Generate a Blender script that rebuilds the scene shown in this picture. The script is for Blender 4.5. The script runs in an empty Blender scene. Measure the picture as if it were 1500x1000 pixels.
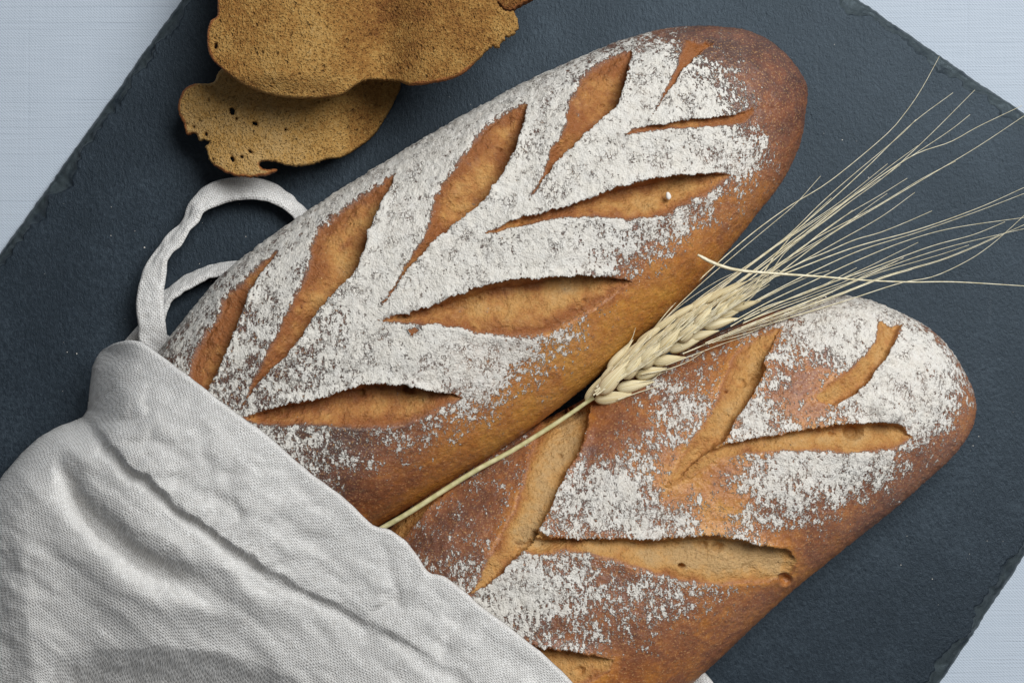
import bpy, math, random
import numpy as np
from mathutils import Vector

# ---------------------------------------------------------------- camera, world, light, exposure
scene = bpy.context.scene
COL = scene.collection
HC = 0.62                 # camera height over the tablecloth (m)
K = 0.33 / 1500.0         # metres per photo pixel on the tablecloth
cam_d = bpy.data.cameras.new("camera")
cam = bpy.data.objects.new("camera", cam_d)
COL.objects.link(cam)
cam.location = (0, 0, HC)
cam.rotation_euler = (0, 0, 0)
cam_d.sensor_fit = 'HORIZONTAL'
cam_d.sensor_width = 36.0
cam_d.lens = 36.0 * HC / 0.33
cam_d.clip_start = 0.01
cam_d.clip_end = 50
scene.camera = cam

world = bpy.data.worlds.new("World")
scene.world = world
world.use_nodes = True
bg = world.node_tree.nodes["Background"]
bg.inputs[0].default_value = (0.96, 0.97, 1.0, 1)
bg.inputs[1].default_value = 0.095

def area_lamp(name, loc, target, sx, sy, power, color):
    d = bpy.data.lights.new(name, 'AREA')
    d.shape = 'RECTANGLE'
    d.size, d.size_y = sx, sy
    d.energy = power
    d.color = color
    o = bpy.data.objects.new(name, d)
    COL.objects.link(o)
    o.location = loc
    o.rotation_euler = (Vector(target) - Vector(loc)).to_track_quat('-Z', 'Y').to_euler()
    return o
area_lamp("window_light", (0.53, 0.52, 1.08), (0, 0, 0.02), 0.70, 0.70, 20.2, (0.975, 0.99, 1.0))

scene.view_settings.view_transform = 'Standard'
scene.view_settings.look = 'None'
scene.view_settings.exposure = 0.0
scene.view_settings.gamma = 1.0

# ---------------------------------------------------------------- helpers
rng = np.random.default_rng(7)
random.seed(7)
ZS = 0.006               # top of the slate

def unproj(px, py, z):
    f = K * (HC - z) / HC
    return (px - 750.0) * f, -(py - 500.0) * f

def proj(x, y, z):
    f = K * (HC - z) / HC
    return x / f + 750.0, -y / f + 500.0

def sstep(a, b, x):
    t = np.clip((x - a) / (b - a), 0, 1)
    return t * t * (3 - 2 * t)

def _hash(ix, iy, seed):
    h = (ix.astype(np.int64) * 374761393 + iy.astype(np.int64) * 668265263 + seed * 974634777) & 0xFFFFFFFF
    h = ((h ^ (h >> 13)) * 1274126177) & 0xFFFFFFFF
    h = ((h ^ (h >> 16)) * 2246822519) & 0xFFFFFFFF
    return ((h ^ (h >> 15)) & 0xFFFFFF) / float(0xFFFFFF)

def gnoise(x, y, seed=0):
    """gradient noise, about -1..1"""
    x0 = np.floor(x); y0 = np.floor(y)
    fx = x - x0; fy = y - y0
    u = fx * fx * fx * (fx * (fx * 6 - 15) + 10)
    v = fy * fy * fy * (fy * (fy * 6 - 15) + 10)
    def g(ix, iy, dx, dy):
        a = _hash(ix, iy, seed) * 2 * np.pi
        return np.cos(a) * dx + np.sin(a) * dy
    n00 = g(x0, y0, fx, fy); n10 = g(x0 + 1, y0, fx - 1, fy)
    n01 = g(x0, y0 + 1, fx, fy - 1); n11 = g(x0 + 1, y0 + 1, fx - 1, fy - 1)
    a = n00 + u * (n10 - n00); b = n01 + u * (n11 - n01)
    return (a + v * (b - a)) * 1.4

def fbm(x, y, seed=0, octv=4, gain=0.5, lac=2.03):
    s = 0; a = 1.0; tot = 0
    for k in range(octv):
        s = s + a * gnoise(x, y, seed + 17 * k)
        tot += a
        x = x * lac + 3.7; y = y * lac - 1.3; a *= gain
    return s / tot

def poly_dist(px, py, pts, need_vec=False):
    """distance to an open polyline (+ vector to the nearest point)"""
    pts = np.asarray(pts, float)
    best = np.full(px.shape, 1e9); bx = np.zeros(px.shape); by = np.zeros(px.shape)
    for (x0, y0), (x1, y1) in zip(pts[:-1], pts[1:]):
        dx, dy = x1 - x0, y1 - y0
        L = dx * dx + dy * dy + 1e-9
        t = np.clip(((px - x0) * dx + (py - y0) * dy) / L, 0, 1)
        qx = x0 + t * dx - px; qy = y0 + t * dy - py
        d = np.hypot(qx, qy)
        m = d < best
        best = np.where(m, d, best)
        if need_vec:
            bx = np.where(m, qx, bx); by = np.where(m, qy, by)
    return (best, bx, by) if need_vec else best

def in_poly(px, py, pts):
    pts = np.asarray(pts, float)
    c = np.zeros(px.shape, bool)
    n = len(pts)
    for i in range(n):
        x0, y0 = pts[i]; x1, y1 = pts[(i + 1) % n]
        if y0 == y1: continue
        m = ((y0 > py) != (y1 > py)) & (px < (x1 - x0) * (py - y0) / (y1 - y0) + x0)
        c ^= m
    return c

def spline(pts, n):
    """Catmull-Rom through pts, n samples (any dimension)"""
    P = np.asarray(pts, float)
    P = np.vstack([2 * P[0] - P[1], P, 2 * P[-1] - P[-2]])
    seg = len(P) - 3
    ch = np.r_[0, np.cumsum(np.linalg.norm(np.diff(P[1:-1, :2], axis=0), axis=1))]
    s = np.interp(np.linspace(0, ch[-1], n), ch, np.arange(seg + 1))
    i = np.clip(s.astype(int), 0, seg - 1); t = (s - i)[:, None]
    a, b, c, d = P[i], P[i + 1], P[i + 2], P[i + 3]
    return 0.5 * (2 * b + (c - a) * t + (2 * a - 5 * b + 4 * c - d) * t ** 2 + (3 * b - a - 3 * c + d) * t ** 3)

def scatter_field(px, py, pts, sigma):
    """smooth field through scattered (x, y, value) control points"""
    num = np.zeros(px.shape); den = np.full(px.shape, 1e-9)
    for x, y, v in pts:
        w = np.exp(-((px - x) ** 2 + (py - y) ** 2) / (2 * sigma * sigma)) + 1e-5 / (1 + ((px - x) ** 2 + (py - y) ** 2) / 1e4) ** 2
        num += w * v; den += w
    return num / den

def make_mesh(name, verts, faces, mat, parent=None, attrs=None, smooth=True, uv=None):
    """verts (n,3), faces (m,4) or (m,3) arrays -> linked mesh object"""
    verts = np.asarray(verts, np.float32); faces = np.asarray(faces, np.int32)
    me = bpy.data.meshes.new(name)
    m, k = faces.shape
    me.vertices.add(len(verts)); me.vertices.foreach_set("co", verts.ravel())
    me.loops.add(m * k); me.loops.foreach_set("vertex_index", faces.ravel())
    me.polygons.add(m); me.polygons.foreach_set("loop_start", np.arange(0, m * k, k, dtype=np.int32))
    me.polygons.foreach_set("loop_total", np.full(m, k, np.int32))
    me.update(calc_edges=True)
    me.polygons.foreach_set("use_smooth", np.full(m, smooth, bool))
    for an, av in (attrs or {}).items():
        av = np.asarray(av, np.float32)
        if av.ndim == 2:
            a = me.attributes.new(an, 'FLOAT_VECTOR', 'POINT'); a.data.foreach_set("vector", av.ravel())
        else:
            a = me.attributes.new(an, 'FLOAT', 'POINT'); a.data.foreach_set("value", av)
    me.validate()
    me.materials.append(mat)
    o = bpy.data.objects.new(name, me)
    COL.objects.link(o)
    if parent: o.parent = parent
    return o

def split_mesh(verts, faces, fid, names, mats, parent, attrs):
    """one object per face id; verts are in the parent's space"""
    out = []
    fid = fid.copy()
    for i, nm in enumerate(list(names)):
        if nm != "crust_rim": continue
        sel = np.nonzero(fid == i)[0]
        if len(sel) == 0: continue
        lab = np.arange(len(verts)); f = faces[sel]
        while True:                                   # connected pieces
            m = lab[f].min(1); new = lab.copy()
            np.minimum.at(new, f.ravel(), np.repeat(m, f.shape[1]))
            new = new[new]
            if (new == lab).all(): break
            lab = new
        fl_ = lab[f[:, 0]]
        ids, cnt = np.unique(fl_, return_counts=True)
        for q, n_ in zip(ids, cnt):
            if n_ < 150: fid[sel[fl_ == q]] = 0
            elif n_ < cnt.max():
                names.append("crust_rim"); mats.append(mats[i]); fid[sel[fl_ == q]] = len(names) - 1
    for i, nm in enumerate(names):
        f = faces[fid == i]
        if len(f) == 0: continue
        used, inv = np.unique(f, return_inverse=True)
        out.append(make_mesh(nm, verts[used], inv.reshape(f.shape), mats[i], parent,
                             {k: v[used] for k, v in attrs.items()}))
    return out

def thing(name, label, cat, loc=(0, 0, 0), group=None):
    o = bpy.data.objects.new(name, None)
    COL.objects.link(o)
    o.empty_display_size = 0.02
    o.location = loc
    o["label"] = label; o["category"] = cat
    if group: o["group"] = group
    return o

def tag(o, label=None, cat=None, group=None, kind=None):
    if label: o["label"] = label
    if cat: o["category"] = cat
    if group: o["group"] = group
    if kind: o["kind"] = kind
    return o

def grid_faces(nr, nc, close_c=False):
    r = np.arange(nr - 1)[:, None]; c = np.arange(nc if close_c else nc - 1)[None, :]
    c1 = (c + 1) % nc
    return np.stack([r * nc + c, r * nc + c1, (r + 1) * nc + c1, (r + 1) * nc + c], -1).reshape(-1, 4)

# ---------------------------------------------------------------- node helper
class NT:
    def __init__(s, name):
        s.m = bpy.data.materials.new(name); s.m.use_nodes = True
        s.t = s.m.node_tree; s.t.nodes.clear()
        s.out = s.t.nodes.new("ShaderNodeOutputMaterial")
        s.b = s.t.nodes.new("ShaderNodeBsdfPrincipled")
        s.t.links.new(s.b.outputs[0], s.out.inputs[0])
    def put(s, sock, v):
        if v is None: return
        if isinstance(v, bpy.types.NodeSocket): s.t.links.new(v, sock)
        elif isinstance(v, (tuple, list)) and len(v) == 3 and sock.type == 'RGBA': sock.default_value = (*v, 1)
        else: sock.default_value = v
    def n(s, typ, outp=0, ins=None, **props):
        nd = s.t.nodes.new(typ)
        for k, v in props.items(): setattr(nd, k, v)
        for k, v in (ins or {}).items(): s.put(nd.inputs[k], v)
        return nd.outputs[outp]
    def math(s, op, a, b=None, c=None, clamp=False):
        nd = s.t.nodes.new("ShaderNodeMath"); nd.operation = op; nd.use_clamp = clamp
        s.put(nd.inputs[0], a)
        if b is not None: s.put(nd.inputs[1], b)
        if c is not None: s.put(nd.inputs[2], c)
        return nd.outputs[0]
    def mul(s, a, b): return s.math('MULTIPLY', a, b)
    def add(s, a, b): return s.math('ADD', a, b)
    def sub(s, a, b): return s.math('SUBTRACT', a, b)
    def step(s, a, b, x):
        nd = s.t.nodes.new("ShaderNodeMapRange"); nd.interpolation_type = 'SMOOTHSTEP'
        s.put(nd.inputs['Value'], x); s.put(nd.inputs['From Min'], a); s.put(nd.inputs['From Max'], b)
        return nd.outputs[0]
    def attr(s, name, vec=False):
        nd = s.t.nodes.new("ShaderNodeAttribute"); nd.attribute_name = name
        return nd.outputs['Vector'] if vec else nd.outputs['Fac']
    def coord(s): return s.t.nodes.new("ShaderNodeTexCoord").outputs['Object']
    def mapv(s, v, scale=(1, 1, 1), rot=(0, 0, 0), loc=(0, 0, 0)):
        return s.n("ShaderNodeMapping", 0, {'Vector': v, 'Scale': scale, 'Rotation': rot, 'Location': loc})
    def noise(s, v, scale, detail=4, rough=0.55, dist=0.0):
        return s.n("ShaderNodeTexNoise", 0, {'Vector': v, 'Scale': scale, 'Detail': detail, 'Roughness': rough, 'Distortion': dist})
    def mix(s, f, a, b, blend='MIX'):
        nd = s.t.nodes.new("ShaderNodeMix"); nd.data_type = 'RGBA'; nd.blend_type = blend
        s.put(nd.inputs[0], f); s.put(nd.inputs[6], a); s.put(nd.inputs[7], b)
        return nd.outputs[2]
    def ramp(s, x, stops):
        nd = s.t.nodes.new("ShaderNodeValToRGB"); s.put(nd.inputs[0], x)
        e = nd.color_ramp.elements
        while len(e) < len(stops): e.new(0.5)
        for el, (p, c) in zip(e, stops): el.position = p; el.color = (*c, 1)
        return nd.outputs[0]
    def bump(s, h, dist, strength=1.0, nrm=None):
        return s.n("ShaderNodeBump", 0, {'Height': h, 'Distance': dist, 'Strength': strength, 'Normal': nrm})
    def sep(s, v):
        nd = s.t.nodes.new("ShaderNodeSeparateXYZ"); s.put(nd.inputs[0], v); return nd.outputs
    def done(s, col=None, rough=None, nrm=None, spec=None):
        s.put(s.b.inputs['Base Color'], col); s.put(s.b.inputs['Roughness'], rough)
        if nrm is not None: s.put(s.b.inputs['Normal'], nrm)
        if spec is not None: s.b.inputs['Specular IOR Level'].default_value = spec
        return s.m

def lin(r, g, b):
    f = lambda c: c / 12.92 if c <= 0.04045 else ((c + 0.055) / 1.055) ** 2.4
    return tuple(f(v / 255.0) for v in (r, g, b))

# ---------------------------------------------------------------- materials
def mat_bread():
    t = NT("bread"); v = t.coord()
    fl, cr, bk, pl = t.attr("flour"), t.attr("crumb"), t.attr("bake"), t.attr("pale")
    n_big = t.noise(v, 90, 4); n_mid = t.noise(v, 420, 5, 0.6); n_fine = t.noise(v, 1700, 3, 0.6)
    # crust
    dk = t.step(0.46, 0.34, n_fine)
    b = t.add(bk, t.mul(t.sub(n_big, 0.5), 0.7)); b = t.add(b, t.mul(t.sub(n_mid, 0.5), 0.7)); b = t.add(b, t.mul(t.sub(n_fine, 0.5), 0.45))
    crust = t.ramp(b, [(0.0, lin(196, 138, 58)), (0.28, lin(178, 112, 48)), (0.55, lin(142, 84, 48)), (0.8, lin(110, 65, 45)), (1.0, lin(78, 47, 37))])
    dust = t.step(0.54, 0.70, n_fine)
    crust = t.mix(t.mul(dust, 0.62), crust, lin(214, 164, 106))
    crust = t.mix(t.mul(dk, 0.45), crust, lin(84, 46, 30))
    # crumb of the opened cuts
    g = t.add(pl, t.mul(t.sub(n_mid, 0.5), 0.9)); g = t.add(g, t.mul(t.sub(n_big, 0.5), 1.7))
    crumb = t.ramp(g, [(0.0, lin(154, 94, 48)), (0.3, lin(184, 126, 68)), (0.55, lin(200, 148, 84)), (0.8, lin(204, 158, 98)), (1.0, lin(198, 160, 108))])
    crumb = t.mix(t.mul(t.step(0.62, 0.74, n_fine), 0.4), crumb, lin(236, 205, 150))
    n_g = t.noise(t.mapv(v, loc=(1, 5, 3)), 1150, 4, 0.65)
    crumb = t.mix(t.mul(t.step(0.50, 0.34, n_g), 0.34), crumb, lin(140, 88, 42))
    cm = t.step(0.05, 0.95, t.add(cr, t.mul(t.sub(n_mid, 0.5), 0.5)))
    col = t.mix(cm, crust, crumb)
    # flour: clumps + fine grain against a density threshold
    f1 = t.noise(t.mapv(v, (1.35, 0.75, 1.0), (0, 0, 0.75)), 700, 5, 0.60); f2 = t.noise(t.mapv(v, loc=(3, 1, 2)), 1900, 3, 0.65)
    f3 = t.noise(t.mapv(v, loc=(7, 4, 2)), 210, 3, 0.5)
    fn = t.add(t.add(t.mul(f1, 0.46), t.mul(f2, 0.28)), t.mul(f3, 0.26))
    thr = t.n("ShaderNodeMapRange", 0, {'Value': t.math('POWER', fl, 0.85), 'From Min': 0, 'From Max': 1, 'To Min': 0.68, 'To Max': 0.39})
    fm = t.step(t.sub(thr, 0.018), t.add(thr, 0.024), fn)
    # fine cracks where the floured skin stretched
    ck = t.math('ABSOLUTE', t.sub(t.noise(t.mapv(v, (1.25, 0.8, 1.0), (0, 0, 0.62)), 620, 4, 0.6, 0.2), 0.5))
    ckg = t.step(0.48, 0.66, t.noise(t.mapv(v, loc=(9, 2, 5)), 190, 3, 0.6))
    crack = t.mul(t.step(0.034, 0.008, ck), ckg)
    fm = t.mul(fm, t.sub(1.0, t.mul(crack, 0.8)))
    # single grains and thin dusting between the clumps
    thr2 = t.n("ShaderNodeMapRange", 0, {'Value': fl, 'From Min': 0.02, 'From Max': 0.8, 'To Min': 0.78, 'To Max': 0.55})
    g4 = t.noise(t.mapv(v, loc=(5, 8, 1)), 2300, 2, 0.5)
    sp = t.mul(t.step(t.sub(thr2, 0.01), t.add(thr2, 0.05), g4), 0.75)
    haze = t.mul(t.mul(fl, t.sub(1.05, fl)), t.mul(t.noise(v, 800, 4, 0.7), 0.26))
    thick = t.add(0.84, t.mul(t.step(0.40, 0.60, t.add(t.mul(f1, 0.5), t.mul(f2, 0.5))), 0.16))
    fmask = t.math('MAXIMUM', t.math('MAXIMUM', t.mul(fm, thick), sp), haze)
    fmask = t.mul(fmask, t.sub(1.0, t.mul(crack, t.mul(fl, 0.7))))
    fcol = t.mix(t.noise(v, 240, 3), lin(245, 243, 237), lin(239, 232, 218))
    col = t.mix(t.mul(fmask, 0.96), col, fcol)
    # relief
    blis = t.n("ShaderNodeTexVoronoi", 0, {'Vector': v, 'Scale': 700, 'Randomness': 1.0})
    h = t.add(t.mul(n_mid, 0.30), t.mul(n_fine, 0.20))
    h = t.add(h, t.mul(t.sub(1.0, blis), 0.10))
    h = t.add(h, t.mul(t.mul(fm, t.add(t.mul(f2, 0.6), t.mul(f1, 0.5))), 1.15))
    h = t.add(h, t.mul(cm, t.add(t.mul(t.sub(n_mid, 0.5), 0.5), t.mul(n_g, 0.9))))
    pores = t.n("ShaderNodeTexVoronoi", 0, {'Vector': v, 'Scale': 420, 'Randomness': 1.0})
    h = t.sub(h, t.mul(cm, t.mul(t.mul(t.step(0.26, 0.05, pores), t.step(0.5, 0.62, n_big)), 0.45)))
    nrm = t.bump(h, 0.00095, 1.0)
    rough = t.n("ShaderNodeMapRange", 0, {'Value': fmask, 'To Min': 0.38, 'To Max': 0.95})
    return t.done(col, rough, nrm, 0.42)

def mat_slice():
    t = NT("toasted_crumb"); v = t.coord()
    rim = t.attr("rim"); tone = t.attr("tone")
    n1 = t.noise(v, 110, 4); n2 = t.noise(v, 650, 5, 0.65); n3 = t.noise(v, 1800, 3, 0.6)
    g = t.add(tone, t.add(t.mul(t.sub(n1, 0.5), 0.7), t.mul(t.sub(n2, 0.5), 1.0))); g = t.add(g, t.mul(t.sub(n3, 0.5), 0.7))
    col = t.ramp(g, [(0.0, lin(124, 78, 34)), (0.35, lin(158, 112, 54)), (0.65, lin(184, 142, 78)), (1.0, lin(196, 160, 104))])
    col = t.mix(t.mul(t.step(0.60, 0.72, n3), 0.45), col, lin(230, 190, 120))
    # stretched pores
    vd = t.n("ShaderNodeVectorMath", 0, {0: v, 1: t.n("ShaderNodeVectorMath", 0, {0: t.n("ShaderNodeTexNoise", 1, {'Vector': v, 'Scale': 300.0}), 1: (0.0015,) * 3}, operation='MULTIPLY')}, operation='ADD')
    po = t.n("ShaderNodeTexVoronoi", 0, {'Vector': t.mapv(vd, (1.0, 0.75, 1.0), (0, 0, 0.5)), 'Scale': 640, 'Randomness': 1.0})
    gate = t.step(0.50, 0.66, t.noise(v, 300, 2)); po2 = t.n("ShaderNodeTexVoronoi", 0, {'Vector': vd, 'Scale': 1500, 'Randomness': 1.0})
    pit = t.math('MAXIMUM', t.mul(t.step(0.40, 0.08, po), t.add(t.mul(gate, 0.75), 0.03)), t.mul(t.step(0.42, 0.10, po2), 0.35))
    col = t.mix(t.mul(pit, 0.55), col, lin(104, 62, 30))
    col = t.mix(t.step(0.3, 0.8, t.add(rim, t.mul(t.sub(n2, 0.5), 0.6))), col, t.mix(n1, lin(140, 82, 42), lin(180, 116, 62)))
    h = t.sub(t.add(t.mul(n2, 0.6), t.mul(n3, 0.45)), t.mul(pit, 0.9))
    return t.done(col, 0.72, t.bump(h, 0.0016, 1.0), 0.3)

def mat_slate():
    t = NT("slate"); v = t.coord()
    n1 = t.noise(v, 28, 5, 0.6); n2 = t.noise(v, 900, 6, 0.75); n3 = t.noise(t.mapv(v, (1, 0.4, 1), (0, 0, 0.6)), 1100, 4, 0.65)
    t.b.inputs['Specular Tint'].default_value = (0.70, 0.87, 1.0, 1)
    chip = t.attr("chip")
    g = t.add(t.mul(n1, 0.40), t.mul(n2, 0.60))
    col = t.ramp(g, [(0.36, (0.004, 0.007, 0.011)), (0.5, (0.010, 0.015, 0.022)), (0.63, (0.030, 0.041, 0.053))])
    col = t.mix(chip, col, t.mix(n2, (0.028, 0.038, 0.041), (0.060, 0.075, 0.079)))
    sc = t.step(0.74, 0.80, t.noise(t.mapv(v, (1, 0.08, 1), (0, 0, 1.1)), 260, 2))
    col = t.mix(t.mul(sc, 0.05), col, (0.16, 0.18, 0.20))
    h = t.add(t.mul(n2, 0.6), t.mul(n3, 0.5))
    h = t.add(h, t.mul(t.noise(v, 60, 3), 0.25))
    rough = t.n("ShaderNodeMapRange", 0, {'Value': n2, 'To Min': 0.34, 'To Max': 0.60})
    return t.done(col, rough, t.bump(h, 0.00034, 0.9), 0.50)

def weave_nodes(t, vec, pitch, wob=0.35, run=0.03):
    """plain weave height and per-thread tone from a 2D coordinate in metres"""
    w = t.n("ShaderNodeTexNoise", 1, {'Vector': vec, 'Scale': 160.0, 'Detail': 3.0})
    wv = t.n("ShaderNodeVectorMath", 0, {0: w, 1: (0.5, 0.5, 0.5)}, operation='SUBTRACT')
    wv = t.n("ShaderNodeVectorMath", 0, {0: wv, 1: (pitch * wob * 6,) * 3}, operation='MULTIPLY')
    vv = t.n("ShaderNodeVectorMath", 0, {0: vec, 1: wv}, operation='ADD')
    x, y, _ = t.sep(vv)
    k = math.pi / pitch
    sx = t.math('SINE', t.mul(x, k)); sy = t.math('SINE', t.mul(y, k))
    chk = t.add(t.mul(t.mul(sx, sy), 0.5), 0.5)
    gx = t.math('ABSOLUTE', sx); gy = t.math('ABSOLUTE', sy)
    gap = t.mul(t.math('POWER', gx, 0.6), t.math('POWER', gy, 0.6))
    tx = t.noise(t.mapv(vv, (1 / pitch, run / pitch, 1)), 1.0, 2); ty = t.noise(t.mapv(vv, (run / pitch, 1 / pitch, 1)), 1.0, 2)
    return chk, gap, tx, ty

def mat_linen():
    t = NT("linen"); vec = t.attr("weave", True)
    chk, gap, tx, ty = weave_nodes(t, vec, 0.00060, 0.8, 0.22)
    tone = t.step(0.28, 0.72, t.add(t.mul(tx, 0.5), t.mul(ty, 0.5)))
    fuzz = t.noise(vec, 2600, 3, 0.6); chk = t.add(chk, t.mul(t.sub(fuzz, 0.5), 0.8))
    col = t.mix(tone, lin(226, 223, 218), lin(251, 250, 247))
    col = t.mix(t.mul(t.sub(1.0, gap), t.mul(t.noise(vec, 900, 3), 0.75)), col, lin(140, 133, 124))
    h = t.add(t.mul(chk, 0.65), t.mul(gap, 0.55)); h = t.add(h, t.mul(tone, 0.25))
    t.b.inputs['Sheen Weight'].default_value = 0.15
    t.b.inputs['Sheen Roughness'].default_value = 0.6
    return t.done(col, 0.92, t.bump(h, 0.00030, 1.0), 0.12)

def mat_tablecloth():
    t = NT("table_linen"); v = t.coord()
    chk, gap, tx, ty = weave_nodes(t, v, 0.00050, 0.25)
    slx = t.step(0.62, 0.75, t.noise(t.mapv(v, (420, 3, 1)), 1.0, 3)); sly = t.step(0.60, 0.74, t.noise(t.mapv(v, (3, 700, 1)), 1.0, 3))
    tone = t.add(t.mul(tx, 0.4), t.mul(ty, 0.6))
    col = t.mix(tone, lin(172, 183, 194), lin(196, 205, 215))
    col = t.mix(t.mul(t.sub(1.0, gap), 0.16), col, lin(160, 172, 190))
    col = t.mix(t.mul(t.math('MAXIMUM', t.mul(slx, 0.3), sly), 0.09), col, lin(150, 165, 185))
    h = t.add(t.mul(chk, 0.5), t.add(t.mul(tx, 0.35), t.mul(ty, 1.0)))
    h = t.sub(h, t.mul(t.math('MAXIMUM', t.mul(slx, 0.5), sly), 0.4))
    return t.done(col, 0.95, t.bump(h, 0.00022, 0.9), 0.15)

def mat_straw(name, c0, c1, stripe=True, attr=False):
    t = NT(name); v = t.attr("along", True) if attr else t.coord()
    n = t.noise(t.mapv(v, (260, 5, 260)) if attr else t.mapv(v, (1, 1, 1)), 1.0 if attr else 500, 3)
    col = t.mix(t.step(0.3, 0.7, n), c0, c1)
    if attr: col = t.mix(t.mul(t.sep(v)[2], 0.30), col, lin(176, 158, 112))
    return t.done(col, 0.45, t.bump(n, 0.0003, 0.6), 0.4)

M_bread = mat_bread(); M_slice = mat_slice(); M_slate = mat_slate(); M_linen = mat_linen(); M_cloth = mat_tablecloth()
M_stem = mat_straw("stem_straw", lin(186, 180, 128), lin(214, 206, 160))
M_kernel = mat_straw("husk", lin(212, 188, 132), lin(250, 240, 206), attr=True)
M_awn = mat_straw("awn_straw", lin(206, 193, 154), lin(240, 231, 203))
tf = NT("flour"); M_flour = tf.done(lin(232, 226, 216), 0.98, None, 0.05)

# ---------------------------------------------------------------- tablecloth
def build_tablecloth():
    n = 160
    x = np.linspace(-0.9, 0.9, n); y = np.linspace(-0.8, 0.8, n)
    X, Y = np.meshgrid(x, y)
    Z = 0.0006 * fbm(X * 14, Y * 14, 5, 3)
    o = make_mesh("tablecloth", np.stack([X, Y, Z - 0.0006], -1).reshape(-1, 3), grid_faces(n, n), M_cloth)
    tag(o, "pale bluish white woven tablecloth spread flat beneath the dark slate board", "tablecloth")
build_tablecloth()

# ---------------------------------------------------------------- slate board
def build_slate():
    C = np.array([(266, -2), (-560, 1150), (870, 1745), (1796, 372), (593, -458)], float)  # left edge, off-frame corners
    C = np.array([(593, -458), (-470, 1026), (772, 1905), (1799, 371)], float)
    cen = C.mean(0)
    A0, D0, I0, T0, L0 = [], [], [], [], []
    for i in range(4):
        a, b = C[i], C[(i + 1) % 4]
        L = np.linalg.norm(b - a); n = int(L / 2.2); d = (b - a) / L
        nn = np.array([-d[1], d[0]]); nn *= np.sign(nn @ (cen - a))
        A0.append(np.repeat(a[None], n, 0)); D0.append(np.repeat(d[None], n, 0)); I0.append(np.repeat(nn[None], n, 0))
        T0.append(np.arange(n) / n * L); L0.append(np.full(n, L))
    A0, D0, I0, T0, L0 = map(np.concatenate, (A0, D0, I0, T0, L0)); N = len(T0)
    def inset(off):
        o = np.maximum(off, 0)
        return A0 + D0 * (o + T0 * (1 - 2 * o / L0))[:, None] + I0 * off[:, None]
    s = np.arange(N) * 2.2
    wob = 3.2 * fbm(s / 70, s * 0, 3, 4, 0.55) + 2.0 * np.abs(fbm(s / 28, s * 0 + 5, 9, 3)) + 0.9 * gnoise(s / 7, s * 0, 4)
    fw = 13 + 26 * np.clip(fbm(s / 60, s * 0, 21, 3, 0.6) + 0.1, -0.25, 1.0)          # flake width in px
    fw = np.maximum(3, fw + 3.5 * gnoise(s / 9, s * 0, 31))
    fd = 0.35 + 0.5 * (0.5 + 0.5 * gnoise(s / 40, s * 0, 41))                   # depth of the flake at the edge
    rings = []; chips = []
    x0, y0 = unproj(*inset(wob).T, ZS * 0.2)
    rings.append(np.stack([x0, y0, np.full(N, 0.0004)], -1)); chips.append(np.ones(N))
    for q in (0.0, 0.12, 0.28, 0.45, 0.62, 0.78, 0.90, 1.0, 1.12, 1.5):
        off = wob + q * fw + (0 if q > 1.2 else 1.2 * gnoise(s / 5, s * 0 + q * 9, 51) * (q > 0))
        P = inset(off)
        drop = np.clip(1 - q, 0, 1) ** 0.7 * fd * ZS * 0.8
        terr = 0.0005 * gnoise(s / 14, s * 0 + q * 4, 61) * (0 < q < 1)
        z = ZS - drop + terr
        x, y = unproj(P[:, 0], P[:, 1], ZS)
        rings.append(np.stack([x, y, z], -1)); chips.append(np.full(N, 0.85 if q < 0.95 else 0.0) * sstep(0.1, 0.6, 0.5 + 0.5 * gnoise(s / 30, s * 0 + q * 2, 71)))
    # flat top: shrink rings towards the centre
    last = rings[-1]
    c3 = np.array([last[:, 0].mean(), last[:, 1].mean(), ZS])
    for q in (0.03, 0.08, 0.2, 0.45, 0.7, 0.999):
        R = last + (c3 - last) * q; R[:, 2] = ZS
        rings.append(R); chips.append(np.zeros(N))
    V = np.concatenate(rings); F = grid_faces(len(rings), N, True)
    o = make_mesh("slate_board", V, F, M_slate, None, {"chip": np.concatenate(chips)}, smooth=True)
    tag(o, "dark grey slate board with rough chipped edges under the loaves", "slate board")
build_slate()

# ---------------------------------------------------------------- loaves
HX0, HY0, HS = -300, -300, 4.0
HW, HH = 560, 450
height = np.full((HH, HW), ZS)

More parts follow.
